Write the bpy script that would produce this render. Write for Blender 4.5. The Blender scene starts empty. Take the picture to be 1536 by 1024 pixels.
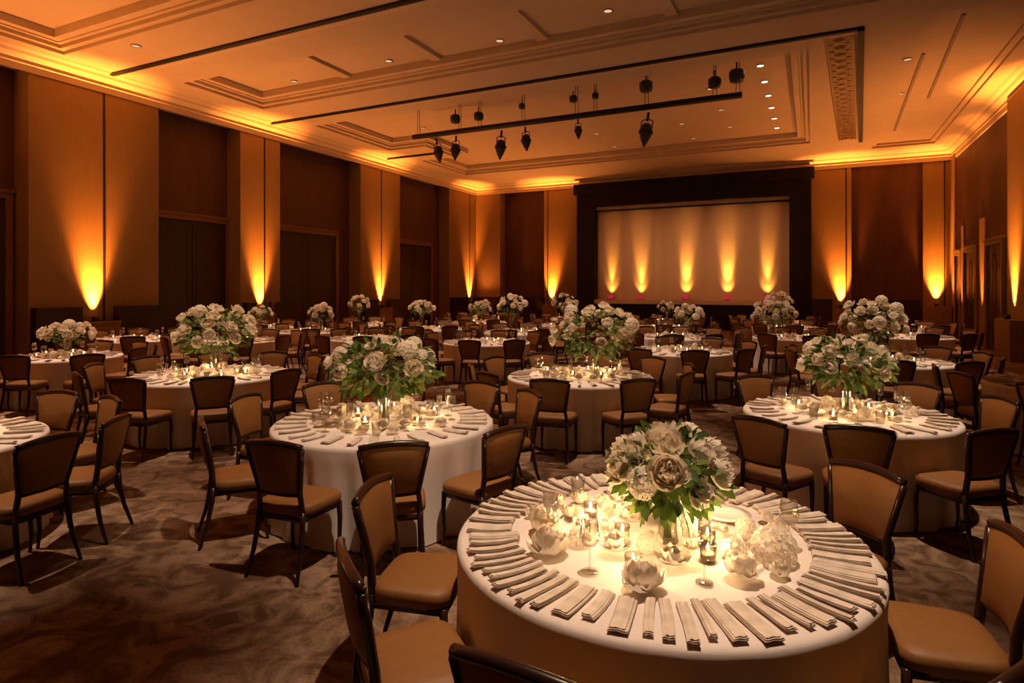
import bpy, math, random
from mathutils import Vector, Matrix
PI = math.pi
sin, cos, tan, atan2, hyp = math.sin, math.cos, math.tan, math.atan2, math.hypot
SC = bpy.context.scene
COL = SC.collection
SKIP = set('''cL6 cX9 cd7 nA10 nA11 nA13 nA14 nA15 h4 bC6 nD19 nD20 nD21 nE9 nE24 nE25 nF8 nF9 nF10 nF11 nF12 nF13 nF14 nF15 nF16 nF17 nF18 nF19 nF20 nF21 nF22 nF23 nF24 nF25 nF26 nF27 nF28 nF29
vF0 vF1 vF2 vF3 vF4 gF0 gF1 gF2 gF3 gF4 gF5 gF6 gF7 gF8 gF9 gF10 gF11 gF12 gF13 bF0 bF1 bF3 bF5 bF6 bF7 bF8 bF9 bF10 bF11 bF12 bF13 bF14 bF15 bF16 bF17 bF19 bF20 bF21 bF22 bF23
bF24 nG6 nG7 nG11 nG12 nG13 nG14 nG18 nG19 vH3 vI1 vI3 gI5 bI0 bI3 bI4 bI8 nJ3 nJ5 nJ8 nJ9 nJ10 nJ13 nJ14 vJ1 vJ2 bJ4 vK3 bK0 bK6 bK7 vL1 vL3 gL4 bL2 bL3 bL4 bL5 bL6 bL7 vM1 vM2
vM3 bM3 bM4 bM5 bM6 bN3 bN8 bO0 bO6 gQ5 gQ8 bQ1 bQ5 bQ6 nR3 nR9 nR10 nR11 nR15 nR16 bS5 bS6 vU1 vU3 bU0 bU5 bU6 bU7 bU8 vV3 gV5 bV4 bV8 vW0 vW1 vW2 gW2 bW1 bW2 bW3 bW4 bW5 bW6 bW7
bW8 gX8 bX8 vY1 vY3 bY0 bY1 bY4 bY6 bY7 vZ0 vZ1 vZ3 gZ1 gZ2 gZ7 gZ8 bZ1 bZ2 bZ4 bZ6 bZ7 va1 va3 ga8 ba0 ba3 vb0 vb2 vb3 gb0 gb2 bb0 bb1 bb2 bb4 bb7 bb8 vc0 vc3 gc0 gc5 gc8 bc0 bc2
bc4 bc6 bc7 bc8 vd0 vd1 vd2 vd3 gd2 gd6 gd7 bd1 bd2 bd3 bd6 bd7 bd8 ve0 ve1 ve3 be0 be1 be2 be3 be4 be5 be7 be8 vg0 vg1 vg2 vg3 gg0 gg1 gg2 gg8 bg0 bg1 bg5 bg6 bg7 bg8 vh0 vh1 vh2
vh3 gh0 gh1 gh2 gh3 gh5 gh6 gh7 gh8 bh0 bh1 bh2 bh4 bh5 bh6 bh7 bh8'''.split())   # repeats that stand wholly behind others
# ------------------------------------------------------------------ camera
CAMZ = 1.92
TH = math.radians(25.94)
cam = bpy.data.cameras.new('camera')
cam.sensor_width = 36.0
cam.lens = 36.0 * 923 / 1536
cam.shift_y = -80 / 1536
cam.clip_end = 200
camo = bpy.data.objects.new('camera', cam)
camo.location = (0, 0, CAMZ)
camo.rotation_euler = (PI / 2, 0, TH)
COL.objects.link(camo)
SC.camera = camo
vs = SC.view_settings
vs.view_transform = 'Standard'
vs.look = 'None'
vs.gamma = 1.0
vs.exposure = 0.0
vs.use_curve_mapping = False

def room(lat, fwd):          # camera lateral / forward metres -> room x, y
    return (lat * cos(TH) - fwd * sin(TH), lat * sin(TH) + fwd * cos(TH))
def camf(x, y):
    return (x * cos(TH) + y * sin(TH), -x * sin(TH) + y * cos(TH))
def px(x, y):
    l, f = camf(x, y)
    return 768 + 923 * l / max(f, 0.05)

# ------------------------------------------------------------------ materials
def mat(name, col, rough=0.6, metal=0.0, var=0.0, vscale=8.0, bump=0.0, bscale=60.0, col2=None, sheen=0.0, spec=None, stretch=None, trans=0.0, sub=0.0):
    m = bpy.data.materials.new(name)
    m.use_nodes = True
    nt = m.node_tree
    b = nt.nodes['Principled BSDF']
    b.inputs['Base Color'].default_value = (*col, 1)
    b.inputs['Roughness'].default_value = rough
    b.inputs['Metallic'].default_value = metal
    if spec is not None:
        b.inputs['Specular IOR Level'].default_value = spec
    if sheen:
        b.inputs['Sheen Weight'].default_value = sheen
    if trans:
        b.inputs['Transmission Weight'].default_value = trans
    if var or bump:
        tc = nt.nodes.new('ShaderNodeTexCoord')
        mp = nt.nodes.new('ShaderNodeMapping')
        nt.links.new(tc.outputs['Object'], mp.inputs['Vector'])
        if stretch:
            mp.inputs['Scale'].default_value = stretch
    if var:
        n = nt.nodes.new('ShaderNodeTexNoise')
        n.inputs['Scale'].default_value = vscale
        n.inputs['Detail'].default_value = 5
        r = nt.nodes.new('ShaderNodeValToRGB')
        c2 = col2 or tuple(c * (1 - var) for c in col)
        r.color_ramp.elements[0].position = 0.35
        r.color_ramp.elements[1].position = 0.65
        r.color_ramp.elements[0].color = (*c2, 1)
        r.color_ramp.elements[1].color = (*col, 1)
        nt.links.new(mp.outputs['Vector'], n.inputs['Vector'])
        nt.links.new(n.outputs['Fac'], r.inputs['Fac'])
        nt.links.new(r.outputs['Color'], b.inputs['Base Color'])
    if bump:
        n2 = nt.nodes.new('ShaderNodeTexNoise')
        n2.inputs['Scale'].default_value = bscale
        n2.inputs['Detail'].default_value = 3
        bp = nt.nodes.new('ShaderNodeBump')
        bp.inputs['Strength'].default_value = bump
        bp.inputs['Distance'].default_value = 0.02
        nt.links.new(mp.outputs['Vector'], n2.inputs['Vector'])
        nt.links.new(n2.outputs['Fac'], bp.inputs['Height'])
        nt.links.new(bp.outputs['Normal'], b.inputs['Normal'])
    return m
def emit(name, col, s):
    m = bpy.data.materials.new(name)
    m.use_nodes = True
    nt = m.node_tree
    nt.nodes.clear()
    o = nt.nodes.new('ShaderNodeOutputMaterial')
    e = nt.nodes.new('ShaderNodeEmission')
    e.inputs['Color'].default_value = (*col, 1)
    e.inputs['Strength'].default_value = s
    nt.links.new(e.outputs[0], o.inputs[0])
    return m
M = dict(
    plaster=mat('ceiling_plaster', (0.68, 0.55, 0.40), 0.75, var=0.06, vscale=2.0),
    cornice=mat('cornice_plaster', (0.72, 0.58, 0.42), 0.6),
    tan=mat('pilaster_wallcloth', (0.29, 0.18, 0.068), 0.7, var=0.12, vscale=30, stretch=(1, 1, .05)),
    brown=mat('brown_wall_panel', (0.115, 0.042, 0.017), 0.6, var=0.25, vscale=6, stretch=(1, 1, .2)),
    dark=mat('dark_walnut', (0.035, 0.014, 0.008), 0.45, var=0.3, vscale=5, stretch=(1, 1, .1)),
    frame=mat('door_frame_wood', (0.20, 0.085, 0.035), 0.4),
    black=mat('black_drape', (0.008, 0.005, 0.005), 0.9),
    track=mat('track_black', (0.006, 0.005, 0.005), 0.6),
    gold=mat('gilded_relief', (0.30, 0.17, 0.055), 0.45, var=0.5, vscale=7),
    screen=mat('backdrop_cloth', (0.62, 0.47, 0.36), 0.8),
    pale=mat('pale_ledge', (0.62, 0.50, 0.40), 0.6),
    cloth=mat('white_linen', (0.80, 0.71, 0.65), 0.85, bump=0.05, bscale=400, sheen=0.1),
    linen=mat('napkin_linen', (0.74, 0.63, 0.52), 0.85, var=0.25, vscale=14),
    taupe=mat('napkin_taupe', (0.46, 0.35, 0.26), 0.8),
    uph=mat('gold_upholstery', (0.27, 0.115, 0.028), 0.55, var=0.12, vscale=40, bump=0.1, bscale=500),
    wood=mat('chair_dark_wood', (0.030, 0.010, 0.006), 0.28),
    stem=mat('green_stem', (0.10, 0.16, 0.03), 0.5),
    china=mat('white_china', (0.78, 0.70, 0.62), 0.2),
    silver=mat('silver', (0.7, 0.62, 0.52), 0.2, metal=1.0),
    fix=mat('fixture_blue_black', (0.022, 0.026, 0.036), 0.4),
    white=mat('white_metal', (0.6, 0.5, 0.4), 0.4),
    grey=mat('vent_grey', (0.30, 0.24, 0.19), 0.6),
    flame=emit('candle_flame', (1.0, 0.62, 0.22), 40.0),
    lens=emit('downlight_lens', (1.0, 0.66, 0.34), .8),
    hot=emit('downlight_bright_lens', (1.0, 0.78, 0.50), 12.0),
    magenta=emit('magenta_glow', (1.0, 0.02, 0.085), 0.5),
    amber=emit('uplight_lens', (1.0, 0.45, 0.08), 4.0),
)
def glassmat():
    m = bpy.data.materials.new('clear_glass')
    m.use_nodes = True
    nt = m.node_tree
    nt.nodes.clear()
    L = nt.links.new
    o = nt.nodes.new('ShaderNodeOutputMaterial')
    t = nt.nodes.new('ShaderNodeBsdfTransparent'); t.inputs[0].default_value = (.96, .94, .90, 1)
    g = nt.nodes.new('ShaderNodeBsdfGlossy'); g.inputs['Roughness'].default_value = .06
    lw = nt.nodes.new('ShaderNodeLayerWeight'); lw.inputs['Blend'].default_value = .35
    mr = nt.nodes.new('ShaderNodeMapRange'); mr.inputs['To Min'].default_value = .05; mr.inputs['To Max'].default_value = .75
    x = nt.nodes.new('ShaderNodeMixShader')
    L(lw.outputs['Facing'], mr.inputs['Value']); L(mr.outputs[0], x.inputs[0])
    L(t.outputs[0], x.inputs[1]); L(g.outputs[0], x.inputs[2]); L(x.outputs[0], o.inputs[0])
    return m
def petalmat(name, col):
    m = bpy.data.materials.new(name)
    m.use_nodes = True
    nt = m.node_tree
    L = nt.links.new
    b = nt.nodes['Principled BSDF']
    b.inputs['Base Color'].default_value = (*col, 1); b.inputs['Roughness'].default_value = .6
    t = nt.nodes.new('ShaderNodeBsdfTranslucent'); t.inputs[0].default_value = (*col, 1)
    x = nt.nodes.new('ShaderNodeMixShader'); x.inputs[0].default_value = .4
    L(b.outputs[0], x.inputs[1]); L(t.outputs[0], x.inputs[2]); L(x.outputs[0], nt.nodes['Material Output'].inputs[0])
    return m
M['petal'] = petalmat('white_petal', (.94, .86, .74))
M['petal2'] = petalmat('cream_petal', (.92, .82, .64))
M['leaf'] = petalmat('green_leaf', (.055, .10, .014))
M['leaf2'] = petalmat('pale_leaf', (.15, .21, .035))
M['wax'] = petalmat('candle_wax', (.95, .82, .55))
M['glass'] = glassmat()
def carpetmat():
    m = bpy.data.materials.new('patterned_carpet')
    m.use_nodes = True
    nt = m.node_tree
    L = nt.links.new
    b = nt.nodes['Principled BSDF']
    b.inputs['Roughness'].default_value = 0.95
    b.inputs['Specular IOR Level'].default_value = 0.1
    tc = nt.nodes.new('ShaderNodeTexCoord')
    n1 = nt.nodes.new('ShaderNodeTexNoise'); n1.inputs['Scale'].default_value = 3.6; n1.inputs['Detail'].default_value = 6; n1.inputs['Distortion'].default_value = 1.6
    n2 = nt.nodes.new('ShaderNodeTexNoise'); n2.inputs['Scale'].default_value = 55; n2.inputs['Detail'].default_value = 3
    L(tc.outputs['Object'], n1.inputs['Vector']); L(tc.outputs['Object'], n2.inputs['Vector'])
    r = nt.nodes.new('ShaderNodeValToRGB')
    e = r.color_ramp.elements
    e[0].position = 0.38; e[0].color = (0.15, 0.083, 0.045, 1)
    e[1].position = 0.64; e[1].color = (0.40, 0.27, 0.18, 1)
    L(n1.outputs['Fac'], r.inputs['Fac'])
    mx = nt.nodes.new('ShaderNodeMixRGB'); mx.blend_type = 'MULTIPLY'; mx.inputs[0].default_value = 0.7
    r2 = nt.nodes.new('ShaderNodeValToRGB')
    r2.color_ramp.elements[0].position = .3; r2.color_ramp.elements[0].color = (.55, .52, .5, 1)
    r2.color_ramp.elements[1].position = .7; r2.color_ramp.elements[1].color = (1, 1, 1, 1)
    L(n2.outputs['Fac'], r2.inputs['Fac'])
    L(r.outputs['Color'], mx.inputs[1]); L(r2.outputs['Color'], mx.inputs[2])
    L(mx.outputs[0], b.inputs['Base Color'])
    bp = nt.nodes.new('ShaderNodeBump'); bp.inputs['Strength'].default_value = 0.35; bp.inputs['Distance'].default_value = 0.02
    L(n2.outputs['Fac'], bp.inputs['Height']); L(bp.outputs['Normal'], b.inputs['Normal'])
    return m
M['carpet'] = carpetmat()

# ------------------------------------------------------------------ mesh builder
class MB:
    def __init__(s):
        s.v, s.f, s.m = [], [], []
    def add(s, v, f, mi=0):
        b = len(s.v)
        s.v += [tuple(p) for p in v]
        s.f += [tuple(b + i for i in q) for q in f]
        s.m += [mi] * len(f)
        return s
    def box(s, x0, x1, y0, y1, z0, z1, mi=0):
        v = [(x0, y0, z0), (x1, y0, z0), (x1, y1, z0), (x0, y1, z0), (x0, y0, z1), (x1, y0, z1), (x1, y1, z1), (x0, y1, z1)]
        return s.add(v, [(3, 2, 1, 0), (4, 5, 6, 7), (0, 1, 5, 4), (1, 2, 6, 5), (2, 3, 7, 6), (3, 0, 4, 7)], mi)
    def tube(s, path, rad, n=8, mi=0, flat=1.0):
        P = [Vector(p) for p in path]
        R = rad if isinstance(rad, (list, tuple)) else [rad] * len(P)
        v, f = [], []
        ref = None
        for i, p in enumerate(P):
            t = (P[min(i + 1, len(P) - 1)] - P[max(i - 1, 0)]).normalized()
            if ref is None:
                ref = Vector((0, 1, 0)) if abs(t.y) < 0.9 else Vector((1, 0, 0))
            a = t.cross(ref).normalized()
            b = a.cross(t).normalized()
            ref = b
            for k in range(n):
                q = 2 * PI * (k + .5) / n
                v.append(p + a * cos(q) * R[i] + b * sin(q) * R[i] * flat)
        for i in range(len(P) - 1):
            for k in range(n):
                k2 = (k + 1) % n
                f.append((i * n + k, i * n + k2, (i + 1) * n + k2, (i + 1) * n + k))
        f.append(tuple(range(n - 1, -1, -1)))
        f.append(tuple((len(P) - 1) * n + k for k in range(n)))
        return s.add(v, f, mi)
    def lathe(s, prof, n=20, mi=0, c=(0, 0, 0)):
        v, f, idx = [], [], []
        for r, z in prof:
            if r < 1e-6:
                idx.append([len(v)])
                v.append((c[0], c[1], c[2] + z))
            else:
                idx.append(list(range(len(v), len(v) + n)))
                v += [(c[0] + r * cos(2 * PI * k / n), c[1] + r * sin(2 * PI * k / n), c[2] + z) for k in range(n)]
        for a, b in zip(idx, idx[1:]):
            for k in range(n):
                k2 = (k + 1) % n
                if len(a) == 1 and len(b) == 1:
                    continue
                if len(a) == 1:
                    f.append((a[0], b[k2], b[k]))
                elif len(b) == 1:
                    f.append((a[k], a[k2], b[0]))
                else:
                    f.append((a[k], a[k2], b[k2], b[k]))
        return s.add(v, f, mi)
    def grid(s, fn, nu, nv, mi=0):
        v = [fn(i / nu, j / nv) for j in range(nv + 1) for i in range(nu + 1)]
        w = nu + 1
        return s.add(v, [(j * w + i, j * w + i + 1, (j + 1) * w + i + 1, (j + 1) * w + i) for j in range(nv) for i in range(nu)], mi)
    def data(s, name, mats, smooth=True):
        me = bpy.data.meshes.new(name)
        me.from_pydata(s.v, [], s.f)
        for m in (mats if isinstance(mats, (list, tuple)) else [mats]):
            me.materials.append(M[m] if isinstance(m, str) else m)
        me.polygons.foreach_set('material_index', s.m)
        me.polygons.foreach_set('use_smooth', [bool(smooth)] * len(s.f))
        me.update()
        return me

def link(name, data, parent=None, loc=(0, 0, 0), rot=(0, 0, 0), sc=None):
    o = bpy.data.objects.new(name, data)
    COL.objects.link(o)
    if parent is not None:
        o.parent = parent
    o.location = loc
    o.rotation_euler = rot
    if sc is not None:
        o.scale = sc if isinstance(sc, (tuple, list)) else (sc, sc, sc)
    return o
def tag(o, label, cat, group=None, kind=None):
    if label: o['label'] = label
    if cat: o['category'] = cat
    if group: o['group'] = group
    if kind: o['kind'] = kind
    return o
def struct(name, mb, mats, smooth=False, label=None, parent=None):
    o = link(name, mb.data(name, mats, smooth), parent)
    if parent is None:
        o['kind'] = 'structure'
        if label:
            o['label'] = label
    return o
ORD = 'first second third fourth fifth sixth seventh eighth ninth tenth eleventh twelfth thirteenth fourteenth fifteenth sixteenth seventeenth eighteenth nineteenth twentieth'.split()
def ordn(i):
    if i < 20: return ORD[i]
    t = ['twenty', 'thirty', 'forty', 'fifty', 'sixty'][(i + 1) // 10 - 2]
    u = (i + 1) % 10
    return (t[:-1] + 'ieth') if u == 0 else t + '-' + ORD[u - 1]

# ------------------------------------------------------------------ room shell
XL, XR, YB, YF = -16.6, 5.05, 29.6, -4.5     # pilaster plane left, right wall, back wall plane, wall behind the camera
REC = 0.62                                   # recess depth
ZS = 7.47                                    # soffit height
ZH = 7.15                                    # top of wall recesses
struct('floor', MB().grid(lambda u, v: (XL - REC + u * (XR - XL + 2 * REC), YF + v * (YB - YF + REC), 0), 4, 6), 'carpet')

def inset(r, d): return (r[0] + d, r[1] - d, r[2] + d, r[3] - d)
COFFERS = [(-16.0, 3.6, -3.8, 8.5), (-15.3, 3.4, 11.1, 13.8), (-13.6, -0.05, 16.0, 26.2), (-15.3, -12.0, 16.0, 20.2), (-15.3, -12.0, 22.4, 26.2)]
STEPS = [(0.0, 7.55), (0.14, 7.63), (0.24, 7.66), (0.42, 7.84)]
PANEL = (2.15, 4.25, 14.9, 28.3)
RIBS = [-11.6, -8.65, -5.7, -2.7]
def inr(r, x, y): return r[0] < x < r[1] and r[2] < y < r[3]
def ceil_z(x, y):
    z = ZS
    for d, h in STEPS:
        if any(inr(inset(c, d), x, y) for c in COFFERS):
            z = h
    if z > 7.8 and 11 < y < 14 and any(abs(x - q) < .13 for q in RIBS):
        z = 7.76
    if inr(PANEL, x, y): z = 7.55
    if inr(inset(PANEL, .15), x, y): z = 7.62
    return z
def build_ceiling():
    xs, ys = {XL - REC, XR + REC}, {YF, YB + REC}
    for d, h in STEPS:
        for c in COFFERS:
            q = inset(c, d)
            xs |= {q[0], q[1]}; ys |= {q[2], q[3]}
    for d in (0, .15):
        q = inset(PANEL, d)
        xs |= {q[0], q[1]}; ys |= {q[2], q[3]}
    for r in RIBS: xs |= {r - .13, r + .13}
    xs, ys = sorted(round(x, 4) for x in xs), sorted(round(y, 4) for y in ys)
    H = [[round(ceil_z((xs[i] + xs[i + 1]) / 2, (ys[j] + ys[j + 1]) / 2), 4) for j in range(len(ys) - 1)] for i in range(len(xs) - 1)]
    mb = MB()
    for i in range(len(xs) - 1):
        for j in range(len(ys) - 1):
            z = H[i][j]
            mb.add([(xs[i], ys[j], z), (xs[i], ys[j + 1], z), (xs[i + 1], ys[j + 1], z), (xs[i + 1], ys[j], z)], [(0, 1, 2, 3)])
            if i + 1 < len(xs) - 1 and H[i + 1][j] != z:
                x, z2 = xs[i + 1], H[i + 1][j]
                mb.add([(x, ys[j], z), (x, ys[j + 1], z), (x, ys[j + 1], z2), (x, ys[j], z2)], [(0, 1, 2, 3)])
            if j + 1 < len(ys) - 1 and H[i][j + 1] != z:
                y, z2 = ys[j + 1], H[i][j + 1]
                mb.add([(xs[i], y, z), (xs[i + 1], y, z), (xs[i + 1], y, z2), (xs[i], y, z2)], [(0, 1, 2, 3)])
    struct('ceiling', mb, 'plaster')
build_ceiling()

XW = XL - REC
struct('wall_left', MB().box(XW - .2, XW, YF, YB + REC, 0, 8), 'brown')
struct('wall_back', MB().box(XW, XR + REC, YB + REC, YB + REC + .2, 0, 8), 'brown')
struct('wall_right', MB().box(XR, XR + .2, YF, YB + REC, 0, 8), 'brown')
struct('wall_front', MB().box(XW, XR, YF - .2, YF, 0, 8), 'tan')
TR = [0]
def trim(mb, m, label=None, smooth=False):
    TR[0] += 1
    return struct('trim_%d' % TR[0], mb, m, smooth, label)
# pilasters on the left wall (y ranges) with a dark track pocket in each
PIL = [(8.06, 11.28, 9.78), (14.05, 15.70, 15.02), (19.95, 22.63, 21.3), (26.8, YB, 28.9), (2.4, 5.2, 4.0)]
for y0, y1, g in PIL:
    mb = MB().box(XW, XL, y0, y1, 0, ZH)
    trim(mb, 'tan', 'tan pilaster on the left wall')
    trim(MB().box(XL - .02, XL + .012, g - .025, g + .025, .95, ZS), 'track', 'dark slit in the tan pilaster')
# wall above the recesses, left and back
trim(MB().box(XW, XL, YF, YB + REC, ZH, 7.9), 'cornice')
trim(MB().box(XW, XR + REC, YB, YB + REC, ZH - .02, 7.9), 'cornice')
# back wall pilasters: two on the screen's sides, one in each corner
for x0, x1 in ((XL - .02, -15.12), (-12.54, -10.63), (0.0, 1.52), (4.97, XR + REC)):
    trim(MB().box(x0, x1, YB, YB + REC, 0, ZH), 'tan', 'tan pilaster on the back wall')
trim(MB().box(1.52, 4.97, YB + .12, YB + REC, 0, ZH), 'brown', 'brown panel right of the screen')
for x in (-12.32, 1.32, 4.78):
    trim(MB().box(x - .02, x + .02, YB - .012, YB + .02, 1.0, ZH), 'track')
# right wall lit pilaster and piers between doors
trim(MB().box(XR - .12, XR, 18.6, 21.55, 0, ZH), 'tan', 'tan pilaster on the right wall')
trim(MB().box(XR - .05, XR, 27.45, 27.85, 0, 4.2).box(XR - .05, XR, 24.35, 25.1, 0, 4.2).box(XR - .05, XR, 28.95, 29.6, 0, ZH), 'tan', 'tan piers between the right wall doors')
# cornice, swept along left, back and right walls
PROF = [(0, 6.98), (.035, 7.0), (.035, 7.16), (.06, 7.18), (.06, 7.26), (.12, 7.30), (.20, 7.34), (.24, 7.40), (.36, 7.43), (.40, 7.47)]
def cornice(p0, p1, n, z0=0):
    pr = PROF[z0:]
    mb = MB()
    v, f = [], []
    for (x, y) in (p0, p1):
        v += [(x + n[0] * d, y + n[1] * d, z) for d, z in pr]
    k = len(pr)
    for i in range(k - 1):
        f.append((i, i + 1, k + i + 1, k + i))
    trim(mb.add(v, f), 'cornice')
cornice((XL, YF), (XL, YB), (1, 0), 1)
cornice((XL, YB), (XR, YB), (0, -1), 1)
cornice((XR, YB), (XR, YF), (-1, 0), 0)
# airwall tracks in the ceiling
trim(MB().box(XL + .3, XR, 9.73, 9.83, ZS - .055, ZS + .02), 'track', 'black partition track nearest the camera')
trim(MB().box(XL + .3, 1.0, 14.98, 15.08, ZS - .06, ZS + .02), 'track', 'black partition track before the stage lights')
trim(MB().box(XL + .3, -13.9, 21.25, 21.33, ZS - .07, ZS + .02), 'track', 'short black partition track stub')
def slant(x0, y0, x1, y1, w, z0, z1):
    v = []
    for z in (z0, z1):
        v += [(x0 - w / 2, y0, z), (x0 + w / 2, y0, z), (x1 + w / 2, y1, z), (x1 - w / 2, y1, z)]
    return v, [(3, 2, 1, 0), (4, 5, 6, 7), (0, 1, 5, 4), (1, 2, 6, 5), (2, 3, 7, 6), (3, 0, 4, 7)]
trim(MB().add(*slant(.95, 14.98, 1.66, 26.4, .13, ZS - .10, ZS + .02)), 'track', 'black partition track leading to the back wall')
# lighter fins beside the tracks
trim(MB().box(XL + .3, XR, 9.87, 10.02, ZS - .05, ZS + .02).box(XL + .3, .9, 15.12, 15.26, ZS - .05, ZS + .02), 'cornice')
# gilded relief band
mb = MB().add(*slant(.56, 15.3, 1.2, 26.0, .46, ZS - .02, ZS + .02))
for k in range(22):
    t = (k + .5) / 22
    xx, yy = .56 + .64 * t, 15.3 + 10.7 * t
    mb.lathe([(.0, -.07), (.08, -.06), (.11, -.035), (.15, -.03), (.19, 0)], 10, 0, (xx, yy, ZS))
    for s in (-.16, .16):
        mb.lathe([(0, -.045), (.05, -.03), (.06, 0)], 6, 0, (xx + s, yy + .24, ZS))
mb.add(*slant(.30, 15.3, .94, 26.0, .05, ZS - .05, ZS + .02))
mb.add(*slant(.82, 15.3, 1.46, 26.0, .05, ZS - .05, ZS + .02))
trim(mb, 'gold', 'carved gilded band along the ceiling panel')

# doors ----------------------------------------------------------------
DN = [0]
def door(wall, a0, a1, h, leaves=2):
    """door on the left recess plane ('L') or on the right wall ('R'); a0..a1 is the y range"""
    DN[0] += 1
    sgn = 1 if wall == 'L' else -1
    X = XW if wall == 'L' else XR
    def bx(mb, d0, d1, y0, y1, z0, z1):
        xa, xb = sorted((X + sgn * d0, X + sgn * d1))
        return mb.box(xa, xb, y0, y1, z0, z1)
    root = bpy.data.objects.new('door_%d' % DN[0], None)
    COL.objects.link(root)
    root.location = (0, 0, 0)
    root['kind'] = 'structure'
    fw = .14
    fr = MB()
    bx(fr, 0, .10, a0 - fw, a0, 0, h + fw); bx(fr, 0, .10, a1, a1 + fw, 0, h + fw); bx(fr, 0, .10, a0, a1, h, h + fw)
    bx(fr, 0, .14, a0 - fw - .04, a1 + fw + .04, h + fw, h + fw + .07)
    struct('door_frame', fr, 'frame' if wall == 'L' else 'tan', parent=root)
    w = (a1 - a0) / leaves
    for i in range(leaves):
        y0, y1 = a0 + i * w + .01, a0 + (i + 1) * w - .01
        lf = MB()
        bx(lf, 0.0, .05, y0, y1, 0, h - .01)
        for z0, z1 in ((.2, 1.0), (1.15, h - .25)):
            for q0, q1, r0, r1 in ((y0 + .14, y1 - .14, z0, z0 + .04), (y0 + .14, y1 - .14, z1 - .04, z1), (y0 + .14, y0 + .18, z0, z1), (y1 - .18, y1 - .14, z0, z1)):
                bx(lf, .05, .062, q0, q1, r0, r1)
        lo = struct('door_leaf', lf, 'dark', parent=root)
        hd = MB()
        yy = y1 - .06 if i == 0 else y0 + .06
        xx = X + sgn * .10
        hd.tube([(xx, yy, .95), (xx, yy, 1.35)], .012, 6)
        bx(hd, .05, .10, yy - .01, yy + .01, 1.0, 1.02); bx(hd, .05, .10, yy - .01, yy + .01, 1.28, 1.30)
        struct('door_handle', hd, 'frame', parent=lo)
door('L', 11.55, 13.95, 4.0)
door('L', 15.9, 19.1, 4.0)
door('L', 22.85, 25.95, 4.0)
door('L', 5.85, 7.85, 4.05)
door('R', 28.0, 28.75, 3.15, 1)
door('R', 25.45, 27.2, 3.2)
door('R', 22.35, 24.1, 3.25)
# dark wainscot flanking the plinths, plinths below the uplights ---------
PLZ = 1.08
def wains_left(y0, y1, g0, g1):
    for a, b in ((y0, g0), (g1, y1)):
        trim(MB().box(XL, XL + .26, a, b, 0, 1.40).box(XL, XL + .30, a, b, 1.40, 1.45), 'dark', 'dark wainscot on the left wall')
    trim(MB().box(XL, XL + .34, g0 + .01, g1 - .01, 0, PLZ).box(XL, XL + .38, g0 + .01, g1 - .01, PLZ - .06, PLZ), 'tan', 'pale plinth under an uplight')
wains_left(8.1, 11.2, 9.12, 10.02)
wains_left(14.1, 15.65, 14.45, 15.2)
wains_left(19.97, 22.6, 20.8, 21.65)
wains_left(26.85, 29.5, 28.4, 29.25)
def wains_back(x0, x1, g0, g1):
    for a, b in ((x0, g0), (g1, x1)):
        if b - a > .05:
            trim(MB().box(a, b, YB - .26, YB, 0, 1.40).box(a, b, YB - .30, YB, 1.40, 1.45), 'dark', 'dark wainscot on the back wall')
    trim(MB().box(g0 + .01, g1 - .01, YB - .34, YB, 0, PLZ), 'tan', 'pale plinth under an uplight')
wains_back(-16.2, -10.75, -12.5, -11.7)
wains_back(0.05, 3.95, .8, 1.5)
trim(MB().box(4.0, 4.96, YB - .36, YB + .05, 0, 1.2), 'tan')
trim(MB().box(4.06, 4.965, YB + .05, YB + .119, 0, ZH), 'tan', 'tan corner panel at the back right')
trim(MB().box(XR - .42, XR - .13, 20.0, 21.5, 0, PLZ), 'tan', 'pale plinth on the right wall')
struct('baseboard_right', MB().box(XR - .04, XR, YF, 29.2, 0, .14), 'pale')
struct('baseboard_left', MB().box(XW, XW + .03, YF, YB, 0, .2), 'dark')

# stage opening with lit backdrop -----------------------------------------
SX0, SX1, SZ0, SZ1 = -9.68, -.86, 1.16, 5.98
trim(MB().box(-10.63, SX0, YB - .28, YB + .3, 0, ZH - .05).box(SX1, -.02, YB - .28, YB + .3, 0, ZH - .05).box(SX0, SX1, YB - .28, YB + .3, SZ1, ZH - .05)
     .box(SX0, SX1, YB - .28, YB + .3, 0, SZ0).box(-10.8, .12, YB - .31, YB - .2, ZH - .55, ZH - .02), 'black', 'black surround of the lit backdrop')
bd = tag(link('stage_backdrop', None), 'wide white pleated backdrop lit by five amber uplights in the black surround', 'backdrop')
def pleat(x): return .018 * sin(x * 7.3) + .012 * sin(x * 13.1 + 1)
link('drape', MB().grid(lambda u, v: (SX0 + u * (SX1 - SX0), YB + .16 + pleat(u * 8.82), SZ0 + .02 + v * (SZ1 - SZ0 - .1)), 220, 4).data('drape', 'screen'), bd)
link('top_rail', MB().box(SX0, SX1, YB - .02, YB + .12, SZ1 - .16, SZ1).data('rail', 'pale', False), bd)['label'] = 'pale rail along the top'
link('valance_line', MB().box(SX0, SX1, YB - .03, YB + .13, SZ1 - .24, SZ1 - .165).data('line', 'track', False), bd)['label'] = 'thin black line'
lg = tag(link('stage_ledge', MB().box(SX0, SX1, YB - .36, YB + .13, SZ0, SZ0 + .20).data('stage_ledge', 'pale', False)), 'pale ledge along the bottom of the lit backdrop', 'ledge')

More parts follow.
